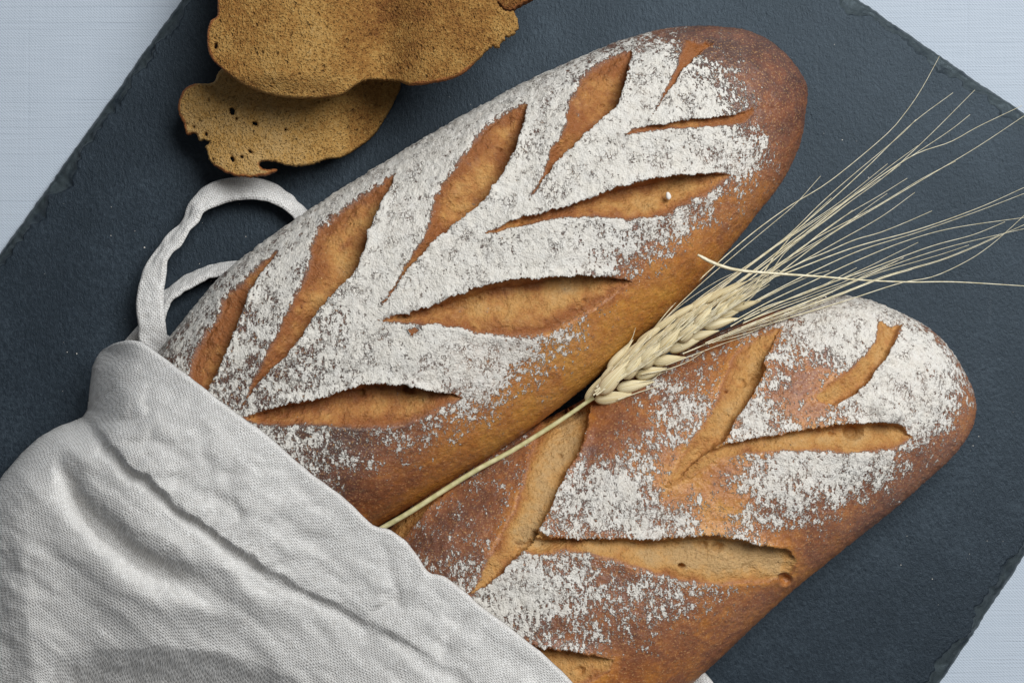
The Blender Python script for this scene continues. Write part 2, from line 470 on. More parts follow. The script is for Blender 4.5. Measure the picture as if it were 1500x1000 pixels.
def build_loaf(label, p0, p1, up, low, nexp, hmax, zref, slashes, flour_pts, bake_pts, pits, seed, na, nt, bumps=(), bake_add=-0.03, fgain=1.06, dgain=0.78, halo=0.14, padd=-0.20, rgain=0.75, base_fl=None):
    p0 = np.array(p0, float); p1 = np.array(p1, float)
    Lp = np.linalg.norm(p1 - p0); u = (p1 - p0) / Lp; v = np.array([-u[1], u[0]])   # v: to the lower right
    ab = lambda q: ((np.asarray(q, float) - p0) @ np.stack([u, v], 1))
    U = ab(up); Lw = ab(low)
    U = U[np.argsort(U[:, 0])]; Lw = Lw[np.argsort(Lw[:, 0])]
    tau = np.linspace(-np.pi / 2 * 0.985, np.pi / 2 * 0.985, na)
    an = np.sin(tau); e = np.clip(1 - np.abs(an) ** nexp, 1e-4, 1) ** (1 / nexp)
    a = (an + 1) / 2 * Lp
    def ratio(T):
        q = np.clip(T[:, 0] / Lp * 2 - 1, -0.985, 0.985)
        r = T[:, 1] / (1 - np.abs(q) ** nexp) ** (1 / nexp)
        f = np.interp(a, T[:, 0], r)
        k = np.hanning(41); k /= k.sum()
        return np.convolve(np.pad(f, 20, mode='edge'), k, 'valid')
    bu = ratio(U) * e; bl = ratio(Lw) * e
    c = (bu + bl) / 2; w = (bl - bu) / 2
    ph_top = np.linspace(math.radians(-28), math.radians(208), nt)
    ph_bot = np.linspace(math.radians(208), math.radians(332), 16)[1:-1]
    ph = np.r_[ph_top, ph_bot]
    cp, sp = np.cos(ph), np.sin(ph)
    X = np.where(sp > 0, np.sign(cp) * np.abs(cp) ** 0.92, np.sign(cp) * np.abs(cp) ** 0.75)
    H = hmax * np.clip(e, 0, 1) ** 0.62
    zc = 0.40 * H
    Zr = np.where(sp > 0, np.abs(sp) ** 0.95, 0)[None, :] * (H - zc)[:, None] + zc[:, None] - np.where(sp < 0, np.abs(sp) ** 0.6, 0)[None, :] * zc[:, None]
    b = c[:, None] + w[:, None] * X[None, :]
    A = np.repeat(a[:, None], len(ph), 1)
    PX = p0[0] + A * u[0] + b * v[0]; PY = p0[1] + A * u[1] + b * v[1]
    x, y = unproj(PX, PY, zref)
    # low frequency lumps of hand-shaped dough
    lump = 0.0016 * fbm(PX / 120, PY / 120, seed, 3) * np.clip(sp, 0, 1)[None, :]
    z = ZS + Zr + lump
    P = np.stack([x, y, z], -1)
    dt = np.gradient(P, axis=0); dp = np.gradient(P, axis=1)
    N = np.cross(dp, dt); N /= np.linalg.norm(N, axis=-1, keepdims=True) + 1e-12
    if N[na // 2, nt // 2, 2] < 0: N = -N
    px, py = proj(P[..., 0], P[..., 1], P[..., 2])
    topm = np.clip(sp + 0.45, 0, 1)[None, :] > 0
    # raster of heights for the bag and the ear
    ix = ((px - HX0) / HS).astype(int); iy = ((py - HY0) / HS).astype(int)
    ok = (ix >= 0) & (ix < HW) & (iy >= 0) & (iy < HH)
    np.maximum.at(height, (iy[ok], ix[ok]), P[..., 2][ok])
    # --- cuts
    side = (N[..., 2] > -0.05)
    qx = px + 4.2 * fbm(px / 19, py / 19, seed + 1, 3) + 1.1 * gnoise(px / 4.2, py / 4.2, seed + 2)
    qy = py + 4.2 * fbm(px / 19, py / 19, seed + 3, 3) + 1.1 * gnoise(px / 4.2, py / 4.2, seed + 4)
    dn = np.zeros(px.shape); sh = np.zeros(px.shape + (2,)); crumb = np.zeros(px.shape); pale = np.zeros(px.shape)
    cid = np.zeros(px.shape, int); edge = np.zeros(px.shape)
    for k, (sharp, soft, D, lip, palev) in enumerate(slashes):
        sharp = spline(sharp, 24); soft = spline(soft, 24)
        poly = np.vstack([sharp, soft[::-1]])
        mn = poly.min(0) - 34; mx = poly.max(0) + 34
        box = np.nonzero((qx > mn[0]) & (qx < mx[0]) & (qy > mn[1]) & (qy < mx[1]) & side)
        X_, Y_ = qx[box], qy[box]
        ins = in_poly(X_, Y_, poly)
        d1, vx, vy = poly_dist(X_, Y_, sharp, True); d2 = poly_dist(X_, Y_, soft)
        dmin = np.minimum(d1, d2)
        sd = np.where(ins, dmin, -dmin)
        wl = np.where(ins, d1 + d2, 0)
        t = d1 / (d1 + d2 + 1e-6)
        prof = sstep(0.0, 0.16, t) * (0.30 + 0.70 * (1 - sstep(0.22, 0.95, t)))
        cd = (sharp[-1] - sharp[0]) / np.linalg.norm(sharp[-1] - sharp[0])
        dep = np.where(ins, D * dgain * prof * np.clip(wl / 42, 0, 1.25) ** 0.75 * sstep(0, 3.0, dmin), 0)
        rough = np.where(ins, sstep(0, 6, dmin), 0) * rgain * (0.00125 * fbm(X_ / 18, Y_ / 18, seed + 40 + k, 4, 0.62) + 0.00070 * fbm(((X_ - sharp[0, 0]) * cd[0] + (Y_ - sharp[0, 1]) * cd[1]) / 34, t * 5.0, seed + 80 + k, 3) + 0.00022 * gnoise(X_ / 3.3, Y_ / 3.3, seed + 60 + k))
        ends = np.minimum(np.hypot(X_ - sharp[0, 0], Y_ - sharp[0, 1]), np.hypot(X_ - sharp[-1, 0], Y_ - sharp[-1, 1]))
        tap = sstep(6, 60, ends)
        lp = np.where(~ins, np.exp(-(d1 / 9.0) ** 2), 0) * tap * (d1 <= d2 + 1)
        lp2 = np.where(~ins, np.exp(-(d2 / 10.0) ** 2), 0) * tap * (d2 < d1)
        dn[box] += -dep + rough + lip * lp * (1 + 0.5 * gnoise(X_ / 13, Y_ / 13, seed + 5)) + 0.25 * lip * lp2
        L = 3.0 * lp * (lip / 0.0012)
        inv = 1 / (d1 + 1e-3)
        sh[box[0], box[1], 0] += vx * inv * L; sh[box[0], box[1], 1] += vy * inv * L
        cm = np.where(d2 < d1, sstep(-2.5, 5.0, sd), sstep(-1.5, 1.2, sd))
        crumb[box] = np.maximum(crumb[box], cm)
        pale[box] = np.maximum(pale[box], np.where(ins, palev * np.clip(wl / 45, 0.5, 1.1) * np.sin(np.pi * np.clip(t, 0, 1)) ** 0.8, 0))
        edge[box] = np.maximum(edge[box], np.exp(-np.abs(np.minimum(sd, 0)) / 9) * (~ins))
        cc = cid[box]; cc[ins & (sd > 0.2)] = k + 1; cid[box] = cc
    for (hx, hy, r, d) in pits:
        rr = np.hypot((px - hx), (py - hy) * 1.25) + 1.2 * gnoise(px / 5, py / 5, seed + 9)
        dn -= np.where(side, d * (1 - sstep(r * 0.35, r, rr)), 0)
        dn += np.where(side, 0.12 * d * np.exp(-((rr - r) / (0.4 * r)) ** 2), 0)
    for (hx, hy, r, d) in bumps:
        dn += np.where(side, d * np.exp(-((px - hx) ** 2 + (py - hy) ** 2) / (2 * r * r)), 0)
    # crust relief
    bl_ = 1 - crumb
    dn += bl_ * (0.00028 * fbm(px / 11, py / 11, seed + 11, 4, 0.6) + 0.00010 * gnoise(px / 2.8, py / 2.8, seed + 12)) * topm
    fl = np.clip(scatter_field(px, py, flour_pts, 26.0), 0, 1)
    fl = np.clip(fl * fgain, 0, 1)
    flz = np.clip(fl + (0.26 * fbm(px / 30, py / 30, seed + 13, 4, 0.6) + 0.10 * gnoise(px / 9, py / 9, seed + 16)) * sstep(0.03, 0.25, fl) - 0.03, 0, 1)
    dn += bl_ * flz * (0.00040 * fbm(px / 6.5, py / 6.5, seed + 14, 3) + 0.00030 * fbm(px / 15, py / 15, seed + 17, 2) + 0.0001)
    bake = np.clip(scatter_field(px, py, bake_pts, 60.0), 0, 1)
    bake = (bake - 0.3) * 1.18 + 0.3 + bake_add + halo * edge + 0.16 * fbm(px / 45, py / 45, seed + 18, 3) + 0.20 * sstep(0.45, 0.9, fl)
    low_side = N[..., 2] < 0.12
    flz = np.where(low_side, flz * sstep(-0.1, 0.25, N[..., 2]), flz) * (1 - 0.97 * crumb)
    if base_fl:
        db = poly_dist(px, py, base_fl)
        zz = P[..., 2] - ZS
        nz = fbm(px / 14 + py / 14, zz / 0.0022, seed + 21, 3) + 0.6 * fbm(px / 40, py / 40, seed + 22, 2)
        flz = np.maximum(flz, 0.9 * (db < 45) * (cp[None, :] > 0.3) * sstep(0.004, 0.010, zz) * (1 - sstep(0.014, 0.021, zz)) * sstep(-0.15, 0.45, nz))
    # a little flour blown into the cuts
    flz = np.maximum(flz, crumb * 0.30 * sstep(0.1, 0.6, fbm(px / 22, py / 22, seed + 15, 2)) * fl)
    P = P + N * dn[..., None]
    P[..., 0] += sh[..., 0] * K * 0.93; P[..., 1] -= sh[..., 1] * K * 0.93
    P[..., 2] = np.maximum(P[..., 2], ZS + 0.0002)
    for k2 in (0, -1): P[k2] = P[k2].mean(0)          # close the two ends
    nr, nc = px.shape
    F = grid_faces(nr, nc, True)
    V = P.reshape(-1, 3)
    root_loc = np.array([V[:, 0].mean(), V[:, 1].mean(), ZS])
    V = V - root_loc
    root = thing("bread_loaf", label, "bread loaf", tuple(root_loc), "flour dusted scored loaves")
    fid = np.where((cid.ravel()[F] > 0).sum(1) >= 3, cid.ravel()[F].max(1), 0)
    at = {"flour": flz, "crumb": crumb, "bake": bake, "pale": pale + padd}
    at = {k2: v2.ravel() for k2, v2 in at.items()}
    # face orientation: outward
    f0 = F[(nr // 2) * nc + nt // 2]
    nn = np.cross(V[f0[1]] - V[f0[0]], V[f0[2]] - V[f0[0]])
    if nn[2] < 0: F = F[:, ::-1]
    split_mesh(V, F, fid, ["crust"] + ["score_cut"] * len(slashes), [M_bread] * (len(slashes) + 1), root, at)
    return root

# ---- upper loaf
S1 = [
 ([(1047,62),(1020,84),(1000,106),(978,136),(953,174)], [(1003,57),(998,78),(986,108),(970,138),(953,174)], .0022, .0006, .1),
 ([(925,72),(920,116),(908,152),(892,168),(848,208),(808,248),(770,300)], [(925,72),(888,86),(856,108),(832,152),(826,188),(808,216),(796,248),(770,300)], .0060, .0009, .45),
 ([(771,150),(764,205),(735,262),(700,306),(650,345),(604,392),(558,450)], [(771,150),(728,168),(690,207),(660,250),(636,284),(628,330),(606,366),(582,406),(558,450)], .0062, .0012, .5),
 ([(580,250),(564,300),(548,331),(537,366),(521,402),(498,425),(463,464),(439,503),(412,530),(373,569),(352,598)], [(580,250),(529,285),(498,308),(474,326),(454,352),(453,386),(439,417),(412,472),(389,522),(369,561),(352,598)], .0064, .0012, .5),
 ([(408,363),(392,394),(369,433),(350,480),(334,519),(318,554),(290,600)], [(408,363),(373,394),(350,417),(325,437),(322,456),(307,480),(287,511),(277,546),(272,590)], .0056, .0010, .3),
 ([(914,196),(948,184),(1032,172),(1070,168),(1104,158)], [(914,198),(980,190),(1040,186),(1090,180),(1106,164)], .0030, .0016, .35),
 ([(700,346),(752,322),(804,308),(860,290),(908,272),(956,260),(1020,252),(1070,256)], [(700,347),(752,334),(812,322),(852,318),(892,320),(924,322),(972,316),(1012,296),(1044,280),(1070,258)], .0068, .0013, .7),
 ([(552,470),(622,449),(675,428),(724,413),(766,406),(832,402),(895,403),(928,412)], [(552,471),(587,474),(640,477),(675,483),(710,491),(752,494),(801,491),(832,474),(864,456),(890,438),(928,414)], .0068, .0013, .75),
 ([(355,612),(400,595),(458,584),(503,570),(535,561),(589,561),(634,571),(676,580)], [(355,614),(400,625),(454,622),(512,626),(571,626),(616,613),(665,590),(676,582)], .0072, .0013, .5),
 ([(598,482),(608,480),(612,484)], [(598,488),(604,494),(611,488)], .0006, .0002, .0),
]
F1 = [(400,440,.72),(350,530,.62),(420,400,.85),(300,460,.7),(260,510,.62),(430,340,.8),(520,270,.9),(640,195,.9),(780,120,.85),(850,90,.7),(920,60,.5),
 (590,290,1),(570,360,1),(540,430,.95),(480,500,.72),(420,560,.62),(650,230,.95),(790,180,1),(760,250,1),(720,310,1),(800,140,.9),(660,370,1),
 (950,110,.95),(940,150,1),(960,80,.9),(850,240,.97),(780,310,1),(680,390,1),(620,430,1),(900,200,.95),(1020,130,.92),(1050,110,.62),(1080,130,.6),(1000,150,.95),(1065,85,.45),(1095,140,.55),
 (1130,120,.03),(1150,180,.04),(1100,70,.04),(1040,48,.06),(980,50,.2),(1125,165,.1),(1120,90,.04),(1000,210,.88),(1060,215,.88),(1100,200,.8),(1122,230,.55),(950,235,.95),(1080,250,.8),
 (1050,300,.6),(1000,330,.78),(940,350,.85),(880,350,.92),(800,350,.95),(750,360,.9),(1090,290,.4),(1120,300,.08),(1060,350,.08),(980,390,.12),(940,380,.5),(900,382,.6),(840,385,.85),(700,400,1),(790,390,.95),
 (640,510,.97),(700,520,.97),(780,515,.88),(830,500,.6),(870,470,.4),(905,450,.1),(820,540,.3),(790,560,.3),(720,560,.85),(750,600,.2),(450,540,.8),(500,530,.85),(560,530,.95),(620,545,.97),(400,590,.7),(580,500,.95),
 (700,590,.72),(680,610,.55),(640,640,.55),(600,655,.5),(540,660,.45),(480,650,.5),(430,640,.65),(560,700,.22),(650,670,.2),(620,700,.06),(700,640,.12),
 (770,620,.03),(850,550,.02),(950,450,.02),(1040,380,.02),(1100,310,.05),(650,720,0),(900,500,0),(700,680,0),(1170,130,.02),(1160,230,.02),(1010,420,0),(560,750,.02)]
B1 = [(790,605,-.05),(880,532,-.05),(700,668,-.05),(630,715,0),(1000,430,0),(945,470,-.05),(1060,345,.15),(1100,300,.3),(760,585,.2),(860,505,.1),(600,400,.75),(500,500,.8),(400,450,.8),(700,250,.75),(900,100,.7),(1000,200,.75),(850,380,.85),(560,690,.95),(500,660,.9),(640,660,.7),(940,390,.6),(1000,350,.6),(740,580,.8),(600,650,.95),(450,640,.9),(820,385,1.0),(940,360,.8),(1060,110,.9),
 (1130,100,.78),(1160,170,.80),(1060,60,.76),(1150,230,.72),(1090,300,.45),(1050,370,.25),(960,450,.12),(900,500,.10),(800,580,.06),(700,670,.08),(600,740,.12),(860,440,.35),(820,540,.3),(950,420,.2),(740,630,.15),(660,690,.15),(1120,290,.4)]
P1 = [(727,208,5,.002),(735,196,4,.001),(880,142,5,.0012),(930,284,6,.0006),(527,582,9,.002),(600,580,12,.0022),(440,560,5,.001),(309,518,6,.0008),(438,447,3,.0015),(860,445,6,.0012),(915,418,4,.0012),(700,440,6,.001),(660,448,8,.001)]
loaf1 = build_loaf("larger scored loaf thickly floured along its top, lying behind the wheat ear", (95, 850), (1183, 108),
 [(95,760),(165,610),(240,508),(330,400),(450,312),(580,230),(700,160),(840,90),(960,45),(1060,38),(1120,50)],
 [(1186,150),(1177,205),(1150,262),(1110,312),(1062,372),(1000,442),(930,502),(850,572),(760,640),(680,692),(600,742),(545,775),(300,930),(200,965)],
 2.25, 0.056, 0.026, S1, F1, B1, P1, 100, 860, 400)

# ---- lower loaf
S2 = [
 ([(1000,690),(1020,676),(1050,664)], [(976,716),(1010,700),(1050,676)], .0030, .0004, .5),
 ([(800,752),(790,776),(830,788)], [(768,806),(790,812),(830,806)], .0050, .0003, .8),
 ([(1142,484),(1121,530),(1121,549),(1102,583),(1079,614),(1066,640),(1026,671),(999,697),(976,712)], [(1138,481),(1100,500),(1075,519),(1060,553),(1045,595),(1022,633),(999,667),(976,712)], .0058, .0008, .6),
 ([(1322,476),(1304,512),(1282,548),(1256,576),(1220,594)], [(1284,472),(1276,507),(1246,538),(1218,558),(1194,582)], .0044, .0016, .6),
 ([(1030,664),(1079,646),(1140,634),(1193,625),(1239,620),(1280,617),(1310,618),(1338,638)], [(1030,674),(1060,672),(1102,664),(1178,661),(1254,664),(1300,660),(1326,648),(1338,640)], .0060, .0012, .6),
 ([(752,790),(820,786),(907,788),(995,786),(1047,781),(1100,792),(1152,804),(1170,822)], [(752,812),(785,806),(855,809),(900,821),(946,835),(995,849),(1030,856),(1086,854),(1138,850),(1166,836),(1170,824)], .0066, .0012, .85),
 ([(866,592),(856,653),(834,689),(818,721),(800,761),(773,802),(742,833),(715,856),(686,874)], [(800,600),(778,658),(769,694),(755,739),(733,784),(710,829),(686,874)], .0052, .0009, .75),
 ([(745,930),(792,946),(837,951),(883,961),(902,966)], [(745,1010),(800,1012),(850,1002),(888,986),(902,968)], .0060, .0012, .5),
 ([(668,706),(640,735),(612,765),(590,790)], [(668,706),(628,728),(590,752),(560,790)], .0050, .0006, .4),
]
F2 = [(992,708,.02),(1020,690,.04),(1345,545,1.15),(1325,585,1.1),(1358,572,1.1),(640,760,.3),(660,730,.25),(700,720,.3),(740,690,.3),(620,800,.38),(680,800,.25),(690,840,.5),(720,740,.2),(650,810,.35),
 (870,720,.78),(900,690,.62),(950,740,.72),(900,760,.55),(840,740,.5),(880,650,.18),(920,620,.12),(960,640,.4),(980,600,.62),(1010,560,.4),(1000,620,.55),(950,670,.5),(860,620,.05),(940,600,.28),(1040,520,.25),
 (1080,490,.35),(1050,510,.3),(1120,470,.35),(1160,470,.5),(1200,462,.85),(1240,460,.9),(1270,480,.85),(1230,500,.88),(1180,510,.6),(1150,530,.5),(1285,455,.75),(1255,450,.8),
 (1130,570,.5),(1160,590,.15),(1190,550,.15),(1110,610,.72),(1150,612,.6),(1200,600,.35),(1090,625,.5),(1240,590,.6),(1180,575,.12),(1220,530,.5),
 (1330,520,.95),(1310,570,1),(1350,560,1),(1360,525,.95),(1372,545,.95),(1365,590,.9),(1390,590,.5),(1340,600,.92),(1390,570,.6),(1375,610,.5),(1330,490,.6),(1350,640,.55),(1280,600,.75),(1300,600,.8),
 (1412,540,.12),(1420,590,.03),(1405,640,.05),(1370,500,.2),(1350,475,.25),(1395,530,.2),
 (1100,690,.6),(1150,690,.65),(1200,690,.7),(1270,690,.8),(1310,680,.75),(1250,720,.62),(1200,740,.6),(1150,730,.62),(1110,750,.55),(1060,720,.15),(1050,685,.25),(1010,710,.35),(1050,750,.2),(1000,760,.62),(960,770,.65),(1080,780,.5),(1180,760,.4),(1230,760,.15),(1335,690,.12),(1160,790,.08),(1300,730,.04),(1360,680,.06),
 (780,860,.78),(740,880,.72),(720,870,.62),(800,830,.5),(840,850,.6),(880,870,.45),(920,860,.5),(960,890,.5),(1000,880,.55),(1060,870,.5),(1095,868,.3),(900,910,.4),(850,910,.4),(800,920,.4),(950,940,.2),(1000,920,.25),(760,920,.5),(1050,905,.1),(900,840,.3),
 (1000,960,.02),(1060,930,.02),(1130,880,0),(1220,810,.02),(940,990,.02),(1110,860,.08),(1270,770,.02)]
B2 = [(990,715,.12),(1015,700,.12),(1045,672,.12),(770,800,.15),(1160,580,.28),(1060,735,.2),(640,760,.66),(720,720,.62),(870,650,.6),(900,720,.62),(1000,600,.5),(1180,560,.45),(1050,720,.35),(1150,700,.55),(1250,720,.6),(1350,560,.55),(1420,590,.38),(1400,640,.55),(1300,740,.60),(1220,790,.5),(1160,830,.4),(1100,880,.35),(1000,950,.34),(920,990,.3),
 (850,900,.72),(780,900,.75),(950,880,.6),(880,840,.5),(700,860,.62),(1080,600,.4),(1200,480,.5),(1000,900,.55),(650,790,.7),(1040,540,.45)]
P2 = [(1000,832,7,.0028),(1032,803,10,.0012),(1055,806,12,.0016),(1150,848,11,.0020),(1100,838,14,.0008),(780,780,8,.0022),(757,800,5,.0010),(1105,548,16,.0022),(1085,556,10,.0010),(1062,570,4,.0014),(1255,632,18,.0030),(1222,634,5,.0015),(980,708,4,.0007),(1215,628,4,.001),(850,985,10,.001),(815,660,6,.001)]
loaf2 = build_loaf("smaller thinly floured loaf whose crust shows brown, in front of the wheat ear", (440, 1050), (1428, 572),
 [(440,1000),(500,880),(566,776),(616,722),(686,680),(756,636),(830,598),(900,560),(1000,510),(1100,468),(1180,446),(1240,440),(1290,448),(1330,464),(1365,484)],
 [(1427,625),(1400,662),(1350,706),(1290,756),(1230,802),(1180,842),(1150,866),(1100,912),(1050,960),(1000,1005),(900,1090),(700,1200)],
 2.4, 0.050, 0.022, S2, F2, B2, P2, 300, 780, 370, bake_add=0.06, fgain=1.30, dgain=0.47, base_fl=[(1236,796),(1290,752),(1340,712),(1352,698)], rgain=0.42, halo=-0.30, padd=0.14, bumps=[(1288,598,10,.0030),(1306,606,7,.0022),(1345,545,34,.0022),(1240,458,36,.0016),(1310,610,10,.0012)])

# ---------------------------------------------------------------- height sampling
def blur(a, s):
    r = int(3 * s) + 1
    k = np.exp(-np.arange(-r, r + 1) ** 2 / (2 * s * s)); k /= k.sum()
    a = np.apply_along_axis(lambda m: np.convolve(np.pad(m, r, mode='edge'), k, 'valid'), 0, a)
    return np.apply_along_axis(lambda m: np.convolve(np.pad(m, r, mode='edge'), k, 'valid'), 1, a)

def sample(img, px, py):
    fx = np.clip((px - HX0) / HS - 0.5, 0, HW - 1.001); fy = np.clip((py - HY0) / HS - 0.5, 0, HH - 1.001)
    ix = fx.astype(int); iy = fy.astype(int); tx = fx - ix; ty = fy - iy
    return (img[iy, ix] * (1 - tx) + img[iy, ix + 1] * tx) * (1 - ty) + (img[iy + 1, ix] * (1 - tx) + img[iy + 1, ix + 1] * tx) * ty

# ---------------------------------------------------------------- generic plate out of a grid mask
def plate(sdf, x0, x1, y0, y1, step, top, bot, extra=None):
    """sdf(px,py)>0 inside; top/bot(px,py,d) heights. Returns verts, faces, attr arrays, face-top flag"""
    xs = np.arange(x0, x1 + step, step); ys = np.arange(y0, y1 + step, step)
    X, Y = np.meshgrid(xs, ys)
    d = sdf(X, Y)
    gy, gx = np.gradient(d, step); g2 = gx * gx + gy * gy + 1e-6
    inside = d > 0
    cell = (inside[:-1, :-1].astype(int) + inside[1:, :-1] + inside[:-1, 1:] + inside[1:, 1:]) >= 2
    usedv = np.zeros(X.shape, bool)
    for a in (slice(0, -1), slice(1, None)):
        for b in (slice(0, -1), slice(1, None)):
            usedv[a, b] |= cell
    full = np.zeros(X.shape, int)
    for a in (slice(0, -1), slice(1, None)):
        for b in (slice(0, -1), slice(1, None)):
            full[a, b] += cell
    bnd = usedv & (full < 4)
    mv = np.clip(d / np.sqrt(g2), -step, step) / np.sqrt(g2)
    X = np.where(bnd, X - mv * gx, X); Y = np.where(bnd, Y - mv * gy, Y)
    dd = np.where(bnd, 0, np.maximum(d, 0))
    zt = top(X, Y, dd); zb = bot(X, Y, dd)
    idx = np.full(X.shape, -1); n = usedv.sum(); idx[usedv] = np.arange(n)
    r, c = np.nonzero(cell)
    q = np.stack([idx[r, c], idx[r + 1, c], idx[r + 1, c + 1], idx[r, c + 1]], -1)    # ccw seen from above (py down)
    # boundary edges
    e = np.vstack([q[:, [0, 1]], q[:, [1, 2]], q[:, [2, 3]], q[:, [3, 0]]])
    key = np.minimum(e[:, 0], e[:, 1]).astype(np.int64) * n + np.maximum(e[:, 0], e[:, 1])
    _, first, cnt = np.unique(key, return_index=True, return_counts=True)
    be = e[first[cnt == 1]]
    walls = np.stack([be[:, 1], be[:, 0], be[:, 0] + n, be[:, 1] + n], -1)
    XT, YT, ZT, ZB = X[usedv], Y[usedv], zt[usedv], zb[usedv]
    xt, yt = unproj(XT, YT, ZT); xb, yb = unproj(XT, YT, ZT)
    V = np.vstack([np.stack([xt, yt, ZT], -1), np.stack([xb, yb, ZB], -1)])
    F = np.vstack([q, walls, q[:, ::-1] + n])
    return V, F, XT, YT, dd[usedv], n

# ---------------------------------------------------------------- cloth bag
def build_bag():
    mouth = spline([(150,512),(172,501),(203,500),(240,524),(300,570),(350,608),(400,645),(450,689),(500,726),(545,768),(575,778),(606,806),(628,838),(655,846),(700,884),(750,921),(800,962),(842,1002),(900,1062),(950,1112),(992,1170),(1012,1240)], 130)
    left = spline([(150,512),(136,535),(131,570),(128,600),(118,613),(88,623),(55,642),(22,674),(-5,708),(-60,780),(-90,860),(-100,1000),(-85,1110),(-30,1240),(120,1350),(420,1420),(720,1400),(920,1320),(1012,1240)], 130)
    poly = np.vstack([mouth, left[::-1]])
    # taut cloth over the loaves: membrane relaxed above the obstacle
    sub = 2
    obs0 = blur(height, 1.5)
    dil = height.copy()
    for _ in range(4):
        a = np.pad(dil, 1, mode='edge')
        dil = np.maximum.reduce([a[1:-1, 1:-1], a[:-2, 1:-1], a[2:, 1:-1], a[1:-1, :-2], a[1:-1, 2:]])
    dil = blur(dil, 1.5)
    gx_, gy_ = np.meshgrid(HX0 + (np.arange(HW) + 0.5) * HS, HY0 + (np.arange(HH) + 0.5) * HS)
    far_ = sstep(15, 60, poly_dist(gx_, gy_, mouth))
    obs0 = obs0 * (1 - far_) + dil * far_
    obs = (obs0 + 0.0028 + 0.0032 * sstep(10, 60, poly_dist(gx_, gy_, mouth)))[::sub, ::sub]
    lx_, ly_ = gx_[::sub, ::sub], gy_[::sub, ::sub]
    lpoly = np.vstack([left, [(1500, 1240), (1500, -200), (150, -200)]])
    outl = ~in_poly(lx_, ly_, lpoly)
    g = obs.copy() + 0.004
    for it in range(900):
        a = np.pad(g, 1, mode='edge')
        g = np.maximum(obs, 0.25 * (a[:-2, 1:-1] + a[2:, 1:-1] + a[1:-1, :-2] + a[1:-1, 2:]))
        g[outl] = ZS + 0.029
    g = np.kron(g, np.ones((sub, sub)))[:HH, :HW]
    g = blur(g, 3.0)
    groove = spline([(122,607),(150,642),(182,682),(215,704),(250,736),(300,776),(340,802),(380,830),(420,856),(470,880),(560,925),(640,970),(720,1030),(800,1120)], 90)
    valley = spline([(78,688),(100,722),(130,758),(165,792),(200,822),(250,845),(310,862)], 40)
    lstrip = spline([(28,690),(18,760),(14,850),(30,930),(62,1010)], 40)
    under = spline([(60,962),(110,955),(200,948),(300,950),(380,972),(450,1005),(520,1050)], 50)
    def sdf(px, py):
        w = 1.2 * gnoise(px / 26, py / 26, 5)
        d = np.minimum(poly_dist(px, py, mouth), poly_dist(px, py, left))
        return np.where(in_poly(px, py, poly), d, -d) + w
    mdir = np.array([0.79, 0.613]); ndir = np.array([-0.613, 0.79])
    ridge = spline([(22,690),(38,760),(42,850),(46,920),(64,1000),(80,1080)], 40)
    def top(px, py, d):
        px0, py0 = px, py
        z = sample(g, px, py)
        dm = poly_dist(px, py, mouth); dl = poly_dist(px, py, left)
        px = px0 + 7 * fbm(px0 / 40, py0 / 40, 71, 3); py = py0 + 7 * fbm(px0 / 40, py0 / 40, 72, 3)
        dg, gx, gy = poly_dist(px, py, groove, True)
        sgn = np.sign(gx * ndir[0] + gy * ndir[1])            # >0: on the band side
        s = px * mdir[0] + py * mdir[1]; t = px * ndir[0] + py * ndir[1]
        band = sstep(-2, 9, dg * sgn)
        gfade = (1 - 0.70 * sstep(350, 470, px)) * (0.85 + 0.4 * fbm(px0 / 60, py0 / 60, 73, 2))
        z = z + gfade * (0.0034 * band * (0.55 + 0.45 * np.exp(-dg / 45.0)) - 0.0016 * np.exp(-((dg * sgn + 6) / 7.0) ** 2))
        z = z + gfade * 0.0012 * (1 - band) * np.exp(-((dg - 40) / 24.0) ** 2)
        # puckers across the band
        pk = 0.0008 * fbm(s / 40, t / 120, 3, 2) + 0.0004 * fbm(s / 17 + t / 60, t / 60, 8, 2) - 0.0007 * np.exp(-(gnoise(s / 90 + t / 160, t / 150, 33) / 0.16) ** 2)
        z = z + pk * band * sstep(4, 40, dm) * (0.5 + 0.8 * np.exp(-((dg - 30) / 40.0) ** 2))
        # lengthwise creases in the band and general cloth undulation
        z = z + 0.0006 * fbm(s / 140, t / 30, 12, 2) * sstep(8, 40, dm)
        z = z + 0.0022 * fbm(s / 170, t / 90, 15, 3) * (1 - band)
        z = z + 0.0005 * fbm(s / 70 + t / 50, t / 50, 16, 2)
        # gathered knot of the drawstring casing
        for (cx, cy, ang, ln, wd, dep) in ((572,842,1.25,34,7,-.0022),(556,868,2.2,30,6,.0016),(590,882,.35,40,8,-.0016),(300,668,1.3,26,6,-.0016),(335,690,1.9,20,6,-.0012),(217,592,1.45,34,6,-.0016),(345,742,1.2,26,6,-.0013),(210,575,1.5,30,9,.0010),(450,790,.6,55,9,-.0013),(520,800,.75,40,8,-.0012),(430,700,1.0,30,8,-.0008),(158,545,1.6,26,7,-.0013),(700,930,.6,70,9,-.0012),(650,905,.75,60,10,.0012),(615,850,1.9,22,6,.0014)):
            a = (px - cx) * math.cos(ang) + (py - cy) * math.sin(ang); b = -(px - cx) * math.sin(ang) + (py - cy) * math.cos(ang)
            z = z + 0.42 * dep * np.exp(-(a / (ln * 1.2)) ** 2 - (b / (wd * 1.45)) ** 2)
        dv = poly_dist(px, py, valley)
        z = z - 0.0056 * np.exp(-(dv / 19.0) ** 2) * sstep(70, 110, px) * (1 - sstep(230, 330, px)) + 0.0015 * np.exp(-((dv - 40) / 22.0) ** 2)
        dr, rx_, ry_ = poly_dist(px, py, ridge, True)
        z = z - 0.012 * sstep(0, 80, np.where(rx_ > 0, dr, 0)) * sstep(680, 760, py)
        du, ux, uy = poly_dist(px, py, under, True)
